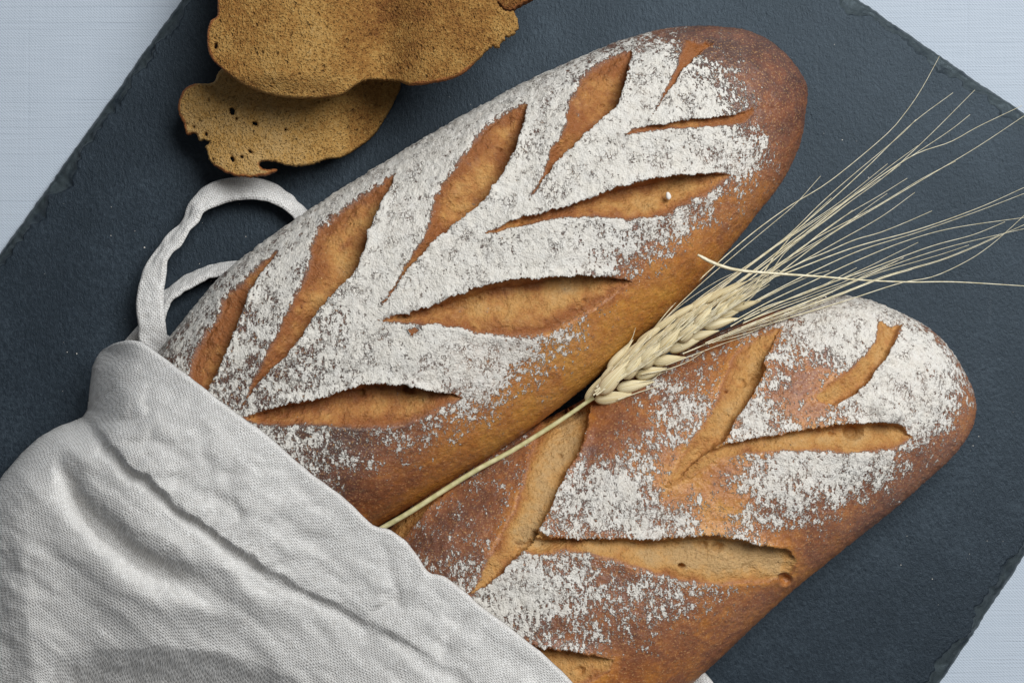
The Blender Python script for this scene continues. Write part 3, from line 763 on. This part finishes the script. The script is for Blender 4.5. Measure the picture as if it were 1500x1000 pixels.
        below = np.where(uy < 0, du, 0) * (py > 900)
        z = z - sstep(40, 120, px) * (0.0030 * sstep(0, 56, below) + 0.00009 * below)
        # rolled hem at the mouth, rounded flank on the left
        px, py = px0, py0
        r = 6.0
        rm = np.sqrt(np.clip(1 - (1 - np.clip(dm / r, 0, 1)) ** 2, 0, 1))
        z = z - 0.0024 * (1 - rm)
        R = 60.0
        rl = np.sqrt(np.clip(1 - (1 - np.clip(dl / R, 0, 1)) ** 2, 0, 1))
        z = ZS + 0.001 + (z - ZS - 0.001) * (0.06 + 0.94 * rl)
        lim = sample(obs0, px, py) + 0.0012
        lim = np.where(dl < 14, 0, lim)
        e2 = z - lim
        z = lim + 0.5 * (e2 + np.sqrt(e2 * e2 + 0.0006 ** 2))
        return z
    def bot(px, py, d):
        z = top(px, py, d)
        return z - 0.0012
    V, F, X, Y, d, n = plate(sdf, -115, 1030, 485, 1435, 1.8, top, bot)
    X2 = np.r_[X, X]; Y2 = np.r_[Y, Y]
    zz = V[:, 2]
    s = (X2 * mdir[0] + Y2 * mdir[1]) * K + 0.15 * zz; t = (X2 * ndir[0] + Y2 * ndir[1]) * K + 0.45 * zz
    root_loc = np.array([-0.11, -0.07, ZS])
    root = thing("linen_bag", "crumpled off white linen drawstring bag pulled over the ends of both loaves", "cloth bag", tuple(root_loc))
    att = {"weave": np.stack([s, t, s * 0], -1)}
    # cuff above the groove and the body below it are separate panels
    gpoly = np.vstack([groove, [(800, 1120), (860, 1300), (1100, 1300), (1100, 400), (60, 400), (90, 560)]])
    cuff = in_poly(X2, Y2, gpoly)
    fid = (~(cuff[F].sum(1) >= 2)).astype(int)
    split_mesh(V - root_loc, F, fid, ["hem_band", "front_panel"], [M_linen] * 2, root, att)
    # back panel lying on the slate under the loaves
    bp = np.array([(208,470),(184,497),(150,560),(110,640),(20,720),(-60,800),(-60,1110),(0,1230),(140,1330),(420,1400),(720,1380),(930,1310),(1060,1200),(1075,1100),(1047,1002),(1024,976),(985,974),(900,900),(500,700),(260,500)], float)
    def sdf2(px, py):
        dd = poly_dist(px, py, np.vstack([bp, bp[:1]]))
        return np.where(in_poly(px, py, bp), dd, -dd)
    V2, F2_, X3, Y3, d3, n3 = plate(sdf2, -70, 1085, 460, 1410, 4.0, lambda a, b, c: ZS + 0.0022 + 0.010 * np.exp(-((a - 212) ** 2 + (b - 482) ** 2) / 500.0) + 0.006 * np.exp(-((a - 1030) ** 2 + (b - 1000) ** 2) / 1200.0), lambda a, b, c: 0 * a + ZS + 0.0003)
    X4 = np.r_[X3, X3]; Y4 = np.r_[Y3, Y3]
    w2 = np.stack([(X4 * mdir[0] + Y4 * mdir[1]) * K, (X4 * ndir[0] + Y4 * ndir[1]) * K, 0 * X4], -1)
    make_mesh("back_panel", V2 - root_loc, F2_, M_linen, root, {"weave": w2})
    # drawstring
    def ribbon(pts, name):
        """pts: px, py, height, full width px, tilt of the tape in degrees"""
        S = spline(pts, 150)
        z = S[:, 2]; x, y = unproj(S[:, 0], S[:, 1], z)
        c = np.stack([x, y, z], -1)
        T = np.gradient(c, axis=0); T /= np.linalg.norm(T, axis=1)[:, None]
        side = np.cross(T, (0, 0, 1.0)); side /= np.linalg.norm(side, axis=1)[:, None]
        up = np.cross(side, T)
        arc = np.r_[0, np.cumsum(np.linalg.norm(np.diff(c, axis=0), axis=1))]
        tilt = np.radians(S[:, 4] + 7 * gnoise(arc * 150, arc * 0, 3))
        W = np.cos(tilt)[:, None] * side + np.sin(tilt)[:, None] * up
        Nn = np.cross(T, W)
        half = S[:, 3] / 2 * K * (1 + 0.035 * gnoise(arc * 160, arc * 0 + 2, 9))
        m = 15; q = np.linspace(-1, 1, m)
        prof_t = np.r_[q, q[::-1]]
        th = 0.00075 * (1 - 0.75 * np.abs(q) ** 6) + 0.00030 * np.exp(-((np.abs(q) - 0.80) / 0.14) ** 2)   # stitched folded edges
        prof_n = np.r_[th, -th[::-1]]
        crease = 0.0005 * gnoise(arc[:, None] * 300, q[None, :] * 1.6 + 4, 6) + 0.0006 * q[None, :] ** 2
        cr = np.concatenate([crease, crease[:, ::-1]], 1)
        V3 = c[:, None, :] + W[:, None, :] * (half[:, None] * prof_t[None, :])[..., None] + Nn[:, None, :] * (prof_n[None, :] + cr)[..., None]
        V3[..., 2] = np.maximum(V3[..., 2], ZS + 0.0003)
        w3 = np.stack([np.repeat(arc[:, None], 2 * m, 1), half[:, None] * prof_t[None, :], 0 * V3[..., 0]], -1)
        make_mesh(name, V3.reshape(-1, 3) - root_loc, grid_faces(150, 2 * m, True), M_linen, root, {"weave": w3.reshape(-1, 3)})
    ribbon([(230,540,.017,42,0),(225,509,.018,42,5),(221,470,.019,41,8),(219,437,.019,40,10),(225,398,.018,38,25),(236,372,.017,34,42),(257,347,.016,34,48),(276,323,.015,34,52),(290,299,.015,35,35),(311,285,.015,36,15),(338,277,.014,35,8),(365,275,.014,34,18),(392,279,.013,33,30),(416,291,.012,33,48),(433,304,.011,32,55),(450,322,.009,32,50),(475,350,.005,32,30)], "drawstring")
    ribbon([(222,475,.010,36,30),(240,438,.010,36,52),(260,421,.010,36,58),(281,408,.010,36,58),(305,397,.010,36,62),(332,391,.010,36,64),(362,390,.008,36,60),(400,400,.006,36,40)], "drawstring")
build_bag()

# ---------------------------------------------------------------- toasted bread slices
def build_slice(label, outline, zf, thick, jag, holes, tonef, seed, rimf, step=1.15):
    outl = np.asarray(outline, float)
    ring = spline(np.vstack([outl, outl[:1]]), 260)
    ring_c = np.vstack([ring])
    def sdf(px, py):
        jx = jag(px, py)
        wx = px + jx * (2.2 * fbm(px / 9, py / 9, seed, 3) + 1.3 * gnoise(px / 3.4, py / 3.4, seed + 1))
        wy = py + jx * (2.2 * fbm(px / 9, py / 9, seed + 2, 3) + 1.3 * gnoise(px / 3.4, py / 3.4, seed + 3))
        d = poly_dist(wx, wy, ring_c)
        d = np.where(in_poly(wx, wy, ring_c), d, -d)
        for (hx, hy, rx, ry, an) in holes:
            ca, sa = math.cos(an), math.sin(an)
            a = ((px - hx) * ca + (py - hy) * sa) / rx; b = (-(px - hx) * sa + (py - hy) * ca) / ry
            h = (np.hypot(a, b) - 1 + 0.25 * gnoise(px / 3, py / 3, seed + 4)) * min(rx, ry)
            d = np.minimum(d, h)
        return d
    def outer(px, py):
        return poly_dist(px, py, ring_c)
    def top(px, py, d):
        z = zf(px, py)
        pores = np.clip(fbm(px / 6.5, py / 5.0, seed + 5, 3, 0.6) - 0.28, 0, 1)
        z = z + 0.00030 * fbm(px / 30, py / 30, seed + 6, 3) - 0.0022 * pores * sstep(2, 9, d) + 0.00012 * gnoise(px / 2.4, py / 2.4, seed + 7)
        return z - 0.0009 * (1 - np.sqrt(np.clip(1 - (1 - np.clip(d / 4.0, 0, 1)) ** 2, 0, 1)))
    def bot(px, py, d): return zf(px, py) - thick
    mn = ring.min(0) - 8; mx = ring.max(0) + 8
    V, F, X, Y, d, n = plate(sdf, mn[0], mx[0], mn[1], mx[1], step, top, bot)
    X2 = np.r_[X, X]; Y2 = np.r_[Y, Y]
    od = outer(X2, Y2)
    rim = (1 - sstep(0.5, 6.5, od + 3.0 * fbm(X2 / 14, Y2 / 14, seed + 9, 3))) * rimf(X2, Y2)
    rim[n:] = np.maximum(rim[n:], 0)
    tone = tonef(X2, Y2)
    loc = np.array([V[:, 0].mean(), V[:, 1].mean(), V[:, 2].min()])
    root = thing("bread_slice", label, "bread slice", tuple(loc), "toasted bread slices stacked on the slate")
    fid = (rim[F].mean(1) > 0.5).astype(int)
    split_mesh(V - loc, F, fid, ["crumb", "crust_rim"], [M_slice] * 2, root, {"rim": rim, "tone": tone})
    return root

lower = [(262,168),(261,152),(270,131),(286,123),(312,121),(322,104),(345,92),(420,70),(500,75),(560,95),(586,120),(577,148),(562,176),(545,200),(522,218),(500,230),(478,233),(455,241),(425,243),(404,237),(384,236),(379,240),(386,247),(405,247),(404,251),(388,257),(360,259),(336,255),(316,244),(306,233),(303,221),(300,215),(307,208),(300,205),(293,206),(288,197),(281,195),(275,198),(271,190),(268,180)]
build_slice("lowest toasted bread slice with torn left edge, touching the bag's drawstring loop", lower,
 lambda px, py: ZS + 0.0195 - 0.0016 * ((px - 400) / 100) ** 2 - 0.000050 * np.clip(118 - py, 0, 60) - 0.010 * sstep(470, 600, px) + 0.0012 * np.sin(px / 46.0) - 0.0000 * py,
 0.0030, lambda px, py: 0.35 + 0.9 * sstep(320, 290, px) * sstep(165, 195, py) + 0.4 * sstep(225, 240, py),
 [(340,163,3.6,6.0,-.2),(373,181,4.0,2.6,.3),(346,174,1.6,1.6,0),(340,233,2.6,4.6,-.4),(354,230,2.4,2.0,.4),(302,197,1.8,2.8,0),(418,190,2.2,1.3,.3),(284,186,1.4,1.6,0),(366,222,3.4,1.6,.7)],
 lambda px, py: 0.80 + 0.2 * fbm(px / 60, py / 60, 4, 2) - 0.45 * sstep(430, 560, px), 500,  # darker tone on the right paints in the shade of the slice above
 lambda px, py: np.maximum(sstep(310, 268, px), sstep(225, 250, py) * sstep(430, 400, px)) * 1.0)
upper = [(330,-150),(321,-60),(319,0),(318,24),(309,30),(304,46),(304,70),(310,86),(322,98),(340,113),(362,127),(395,138),(430,143),(470,143),(500,138),(522,124),(536,117),(560,117),(584,119),(600,124),(626,122),(660,115),(681,105),(697,90),(712,75),(722,67),(730,68),(741,55),(750,52),(757,44),(758,34),(754,18),(737,16),(730,2),(722,-40),(700,-130),(600,-190),(440,-195)]
build_slice("large wavy toasted bread slice full of pores, lying on top of the other slices", upper,
 lambda px, py: ZS + 0.0390 + 0.0040 * np.exp(-((px - 420) / 90.0) ** 2) - 0.0055 * np.exp(-((px - 560) / 40.0) ** 2) + 0.0015 * sstep(560, 700, px) - 0.004 * sstep(105, 145, py) * sstep(540, 460, px) - 0.000070 * np.clip(-py, 0, 200),
 0.0034, lambda px, py: 0.3 + 1.5 * sstep(690, 725, px) + 0.35 * sstep(105, 120, py) * sstep(515, 540, px) * sstep(600, 585, px),
 [(316,68,2.2,4.2,.2)],
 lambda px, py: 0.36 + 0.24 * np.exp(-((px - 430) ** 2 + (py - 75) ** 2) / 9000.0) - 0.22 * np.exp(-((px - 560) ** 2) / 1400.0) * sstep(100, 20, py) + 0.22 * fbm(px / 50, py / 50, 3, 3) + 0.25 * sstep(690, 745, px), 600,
 lambda px, py: np.maximum(sstep(350, 312, px), sstep(590, 610, px) * sstep(700, 690, px)) * 1.0)
build_slice("small dark crusty slice end peeking out behind the uppermost slice", [(716,-60),(722,-10),(735,10),(748,15),(757,10),(767,5),(788,-10),(800,-40),(790,-120),(740,-130)],
 lambda px, py: ZS + 0.0290 + 0.00002 * (px - 740), 0.0060, lambda px, py: 0.6 + 0 * px, [], lambda px, py: 0.1 + 0 * px, 700, lambda px, py: 0 * px + 1.0)

# ---------------------------------------------------------------- wheat ear
def tube(pts, rad, sides=6, root_loc=np.zeros(3)):
    P = np.asarray(pts, float); n = len(P)
    T = np.gradient(P, axis=0); T /= np.linalg.norm(T, axis=1)[:, None]
    s = np.cross(T, (0, 0, 1.0)); s /= np.linalg.norm(s, axis=1)[:, None] + 1e-9
    u = np.cross(s, T)
    a = np.linspace(0, 2 * np.pi, sides, endpoint=False)
    V = P[:, None, :] + (s[:, None, :] * np.cos(a)[None, :, None] + u[:, None, :] * np.sin(a)[None, :, None]) * np.asarray(rad)[:, None, None]
    return V.reshape(-1, 3) - root_loc, grid_faces(n, sides, True)

def build_ear():
    hs = blur(height, 3.0)
    ex0, ey0, ex1, ey1 = 862, 588, 1110, 428
    def ear_z(px, py):
        q = np.clip(((px - ex0) * (ex1 - ex0) + (py - ey0) * (ey1 - ey0)) / ((ex1 - ex0) ** 2 + (ey1 - ey0) ** 2), 0, 1)
        return ZS + 0.0335 + 0.006 * q
    lx, ly = unproj(ex0, ey0, ZS + 0.03)
    loc = np.array([lx, ly, ZS + 0.03])
    root = thing("wheat_ear", "dry pale wheat ear with long awns lying in the gap between the loaves", "wheat ear", tuple(loc))
    def P3(S):
        S = np.asarray(S, float); x, y = unproj(S[:, 0], S[:, 1], S[:, 2]); return np.stack([x, y, S[:, 2]], -1)
    # stem
    st = spline([(470,822,.036),(520,796,.037),(560,773,.038),(600,750,.039),(650,718,.039),(700,687,.0385),(750,660,.038),(800,629,.038),(835,606,.038),(858,590,.0385),(870,582,.039)], 60)
    V, F = tube(P3(st), np.interp(np.linspace(0, 1, 60), [0, 0.85, 0.95, 1], [7.2, 6.0, 5.2, 5.0]) / 2 * 1.05 * K * 1.05, 10, loc)
    make_mesh("stem", V, F, M_stem, root)
    # kernels: base and tip in photo pixels
    o = lambda x, y: (840 + x / 4.763, 400 + y / 4.763)
    dx, dy = ex1 - ex0, ey1 - ey0
    lowrow = [((150,885),(450,830),24),((310,805),(560,752),23),((415,715),(660,662),22),((535,625),(785,572),22),((655,528),(910,478),21),((785,448),(1020,398),20),((890,372),(1120,330),18),((985,300),(1205,272),17),((1060,250),(1290,205),16)]
    midrow = [((190,830),(380,600),27),((350,735),(490,535),25),((470,650),(615,470),24),((605,555),(750,385),23),((735,465),(870,315),22),((860,380),(985,235),20),((975,295),(1085,170),18),((1070,230),(1240,120),16)]
    uprow = [((85,885),(235,690),15),((170,790),(330,560),15),((250,690),(430,470),15),((340,600),(545,395),15),((440,500),(670,320),14),((555,410),(790,255),14),((670,330),(905,180),13),((790,265),(1030,120),13),((910,215),(1140,85),12),((1010,180),(1220,60),11)]
    upmid = [((230,740),(440,490),14),((350,640),(560,420),14),((460,560),(690,350),14),((580,470),(800,290),14),((700,380),(920,225),13),((830,300),(1060,150),13),((950,230),(1190,100),12)]
    tips = []
    nu, nv = 20, 14
    uu = np.linspace(0, 1, nu); aa = np.linspace(0, 2 * np.pi, nv, endpoint=False)
    r = (np.sin(np.pi * uu ** 0.72) ** 0.75) * (1 - 0.60 * uu) + 0.03
    r = r / r.max(); r[0] = 0.12; r[-1] = 0.05
    def kernel(b, tp, wd, dz, lift):
        bx, by = o(b[0] + random.gauss(0, 7), b[1] + random.gauss(0, 7)); tx, ty = o(tp[0] + random.gauss(0, 14), tp[1] + random.gauss(0, 14)); wd = wd * random.uniform(0.85, 1.12)
        bz = ear_z(bx, by) + dz; tz = ear_z(tx, ty) + dz + lift
        S = np.stack([bx + (tx - bx) * uu, by + (ty - by) * uu, bz + (tz - bz) * uu + 0.0006 * np.sin(np.pi * uu)], -1)
        C = P3(S)
        T = C[-1] - C[0]; T /= np.linalg.norm(T)
        s = np.cross(T, (0, 0, 1.0)); s /= np.linalg.norm(s); u = np.cross(s, T)
        ridge = 1 + 0.05 * np.cos(7 * aa)
        hw = wd / 2 * K * 0.82
        V = C[:, None, :] + hw * r[:, None, None] * ridge[None, :, None] * (s[None, None, :] * np.cos(aa)[None, :, None] + 0.62 * u[None, None, :] * np.sin(aa)[None, :, None])
        al = np.stack([np.repeat((aa / 20 + random.random() * 9)[None, :], nu, 0) , np.repeat(uu[:, None], nv, 1) * 0.06 + random.random() * 5, 0 * V[..., 0] + random.random()], -1)
        make_mesh("kernel", V.reshape(-1, 3) - loc, grid_faces(nu, nv, True), M_kernel, root, {"along": al.reshape(-1, 3)})
        tips.append((tx, ty, tz, (tx - bx), (ty - by)))
    for b, tp, wd in uprow: kernel(b, tp, wd, -0.0014, 0.0)
    for b, tp, wd in upmid: kernel(b, tp, wd, 0.0002, 0.0006)
    for b, tp, wd in lowrow: kernel(b, tp, wd, -0.0008, 0.0002)
    for b, tp, wd in midrow: kernel(b, tp, wd, 0.0016, 0.0010)
    # awns
    def awn(pts, z0, z1, r0=1.25, r1=0.45, n=40):
        S = spline(pts, n)
        q = np.linspace(0, 1, n)
        z = z0 + (z1 - z0) * q
        S = np.column_stack([S[:, 0], S[:, 1], z])
        V, F = tube(P3(S), (r0 + (r1 - r0) * q) * K * 0.9, 5, loc)
        make_mesh("awn", V, F, M_awn, root)
    A = [
     [(893,548),(935,508),(985,448),(1018,416),(1065,373),(1108,337),(1158,301),(1216,265),(1295,200),(1324,168),(1349,132),(1376,83)],
     [(905,532),(960,480),(1022,420),(1090,362),(1137,323),(1166,298),(1202,258)],
     [(930,515),(990,462),(1060,415),(1110,378),(1155,344),(1202,298),(1252,254),(1317,200),(1342,175)],
     [(965,492),(1040,432),(1100,388),(1150,350),(1210,300),(1270,245),(1335,182),(1396,136)],
     [(990,478),(1060,430),(1140,372),(1200,330),(1250,292),(1299,256),(1360,200),(1428,132)],
     [(1010,468),(1080,415),(1150,360),(1215,312),(1285,262),(1324,236),(1389,193),(1421,168)],
     [(1030,455),(1100,408),(1180,342),(1260,280),(1335,229),(1392,208),(1432,186),(1497,155)],
     [(1060,450),(1110,424),(1144,398),(1216,344),(1288,301),(1360,258),(1432,215),(1506,166)],
     [(1050,440),(1120,402),(1190,352),(1280,304),(1350,262),(1400,236)],
     [(1080,440),(1120,412),(1162,396),(1252,362),(1342,337),(1432,305),(1504,273)],
     [(1085,452),(1130,428),(1190,398),(1262,366),(1345,340),(1436,308),(1504,282)],
     [(1075,470),(1130,440),(1190,412),(1250,384),(1324,354),(1396,334),(1504,318)],
     [(1090,468),(1150,440),(1200,420),(1252,402),(1360,362),(1425,344),(1472,325)],
     [(1085,480),(1140,458),(1190,438),(1234,420),(1280,399),(1324,377)],
     [(1062,492),(1120,468),(1180,444),(1260,408),(1320,384),(1396,360),(1504,334)],
     [(1000,518),(1053,497),(1140,470),(1233,442),(1317,415),(1367,405),(1417,382),(1450,360),(1477,337),(1504,312)],
     [(1030,505),(1100,486),(1167,455),(1247,413),(1290,392),(1323,378)],
     [(1000,470),(1060,420),(1120,372),(1180,330),(1230,296),(1300,240)],
     [(955,500),(1020,440),(1090,392),(1150,352),(1230,300),(1290,262)],
     [(1045,448),(1090,420),(1150,380),(1200,352),(1260,315)],
     [(1095,430),(1140,402),(1180,380),(1230,352),(1290,318),(1340,282)],
     [(1100,425),(1118,400),(1135,375),(1160,345),(1185,320),(1218,290)],
     [(1090,445),(1108,428),(1128,400),(1150,370),(1180,345)],
     [(1070,478),(1120,450),(1180,430),(1260,396),(1310,372),(1345,355)],
     [(905,585),(940,573),(966,565),(1000,557)],
     [(975,535),(1010,522),(1060,503),(1100,490)],
     [(925,562),(955,556),(966,548),(985,540)],
     [(940,548),(980,540),(1010,528),(1034,512)],
     [(918,508),(926,495),(931,480)],
     [(880,560),(915,525),(950,490),(1000,445),(1050,412),(1085,396)],
     [(945,520),(1000,470),(1050,436),(1100,410),(1140,398)],
     [(1105,430),(1122,410),(1140,396),(1146,405)],
     [(1110,440),(1140,425),(1185,405),(1215,396)],
     [(1115,455),(1160,436),(1205,418),(1255,392)],
    ]
    long_ = [spline(p, 12) for p in A if len(p) > 5]
    for i in range(16):                                    # finer awns between the main ones
        k = random.randrange(len(long_) - 1); w = random.uniform(0.25, 0.75)
        m = long_[k] * (1 - w) + long_[k + 1] * w
        e = random.randint(8, 12)
        m = m[:e] + np.cumsum(np.random.default_rng(i).normal(0, 1.1, (e, 2)), 0)
        A.append([tuple(q) for q in m])
    for i, pts in enumerate(A):
        z0 = float(ear_z(np.array(pts[0][0]), np.array(pts[0][1]))) + 0.0004 + 0.0016 * ((i * 37) % 10) / 10
        awn(pts, z0, ZS + 0.014 + 0.016 * ((i * 53) % 11) / 11 if len(pts) > 5 else z0 + 0.001, 0.92 if i % 3 else 1.15, 0.36)
    # husk strands hugging the upper flank of the ear
    for i in range(90):
        q = random.uniform(0.03, 0.86); off = -random.uniform(2, 30) * (0.55 + 0.45 * math.sin(math.pi * min(1, q + 0.2)))
        ux, uy = dx / math.hypot(dx, dy), dy / math.hypot(dx, dy)
        nx, ny = -uy, ux                                   # towards the lower right
        bx = ex0 + dx * q + nx * off * 0.55; by = ey0 + dy * q + ny * off * 0.55
        ln = random.uniform(45, 95); fl = random.uniform(-7, 2)
        pts = [(bx + ux * ln * k + nx * (off * 0.45 + fl) * k + random.uniform(-1, 1), by + uy * ln * k + ny * (off * 0.45 + fl) * k + random.uniform(-1, 1)) for k in (0, 0.35, 0.7, 1.0)]
        z0 = float(ear_z(np.array(bx), np.array(by))) + 0.0012 + 0.0022 * (1 - abs(off) / 32)
        awn(pts, z0, z0 + random.uniform(0.0005, 0.0035), random.uniform(0.9, 2.0), 0.4, 14)
    # thick broken awn lying across the others
    S = spline([(1022,373,.049),(1036,381,.0485),(1055,389,.048),(1083,396,.047),(1140,401,.046),(1200,405,.0445),(1260,410,.043),(1330,413,.041),(1400,413,.039),(1504,419,.036)], 60)
    S[:, 2] = ZS + S[:, 2] - 0.003
    x, y = unproj(S[0, 0], S[0, 1], S[0, 2]); l2 = np.array([x, y, S[0, 2]])
    V, F = tube(P3(S), np.interp(np.linspace(0, 1, 60), [0, 0.02, 0.2, 0.5, 1], [1.4, 2.7, 2.0, 1.1, 0.5]) * K * 0.95, 6, l2)
    ob = make_mesh("straw", V, F, M_awn); ob.location = tuple(l2)
    tag(ob, "thin broken straw lying crosswise over the wheat ear's awns", "straw")
build_ear()

# ---------------------------------------------------------------- stray flour
def build_flour():
    verts = []; faces = []
    ico = np.array([(0,0,1),(1,0,0),(0,1,0),(-1,0,0),(0,-1,0),(0,0,-1)], float)
    icf = [(0,1,2),(0,2,3),(0,3,4),(0,4,1),(5,2,1),(5,3,2),(5,4,3),(5,1,4)]
    def grain(px, py, z, r):
        x, y = unproj(px, py, z); k = len(verts) * 6
        verts.append(ico * np.array([r, r, r * 0.6]) * (0.7 + 0.6 * rng.random((6, 1))) + (x, y, z))
        faces.extend([(a + k, b + k, c + k) for a, b, c in icf])
    for (cx, cy, s, n) in ((1200,436,14,26),(1188,442,8,12),(1140,330,3,2),(320,340,60,10),(150,350,60,8),(1420,850,60,10),(1260,620,120,6),(1240,190,60,8),(660,130,40,5),(1380,640,40,6),(100,560,60,8)):
        for _ in range(n):
            px, py = cx + rng.normal() * s, cy + rng.normal() * s
            if sample(height, np.array(px), np.array(py)) > ZS + 0.002: continue
            grain(px, py, ZS + 0.0001, (0.00008 + 0.00022 * rng.random() ** 3))
    V = np.concatenate(verts)
    o = make_mesh("flour_specks", V, np.array(faces), M_flour, smooth=False)
    o["kind"] = "stuff"; o["label"] = "stray white flour specks scattered on the slate board"; o["category"] = "flour"
build_flour()

def build_oat():
    px, py = 979, 287
    z = float(sample(height, np.array(px * 1.0), np.array(py * 1.0))) - 0.0018
    x, y = unproj(px, py, z)
    u = np.linspace(0.02, np.pi - 0.02, 14); a = np.linspace(0, 2 * np.pi, 16, endpoint=False)
    V = 0.62 * np.stack([0.00125 * np.outer(np.sin(u), np.cos(a)), 0.0019 * np.outer(np.cos(u), np.ones(16)), 0.0010 * np.outer(np.sin(u), np.sin(a))], -1)
    V *= (1 + 0.22 * gnoise(V[..., 0] * 900 + 3, V[..., 1] * 900 + V[..., 2] * 500, 2))[..., None]
    o = make_mesh("flour_lump", V.reshape(-1, 3), grid_faces(14, 16, True), M_flour)
    o.location = (x, y, z); o.rotation_euler = (0.2, 0.1, 0.3)
    tag(o, "small white lump of flour sitting in an upper cut of the larger loaf", "flour lump")
build_oat()
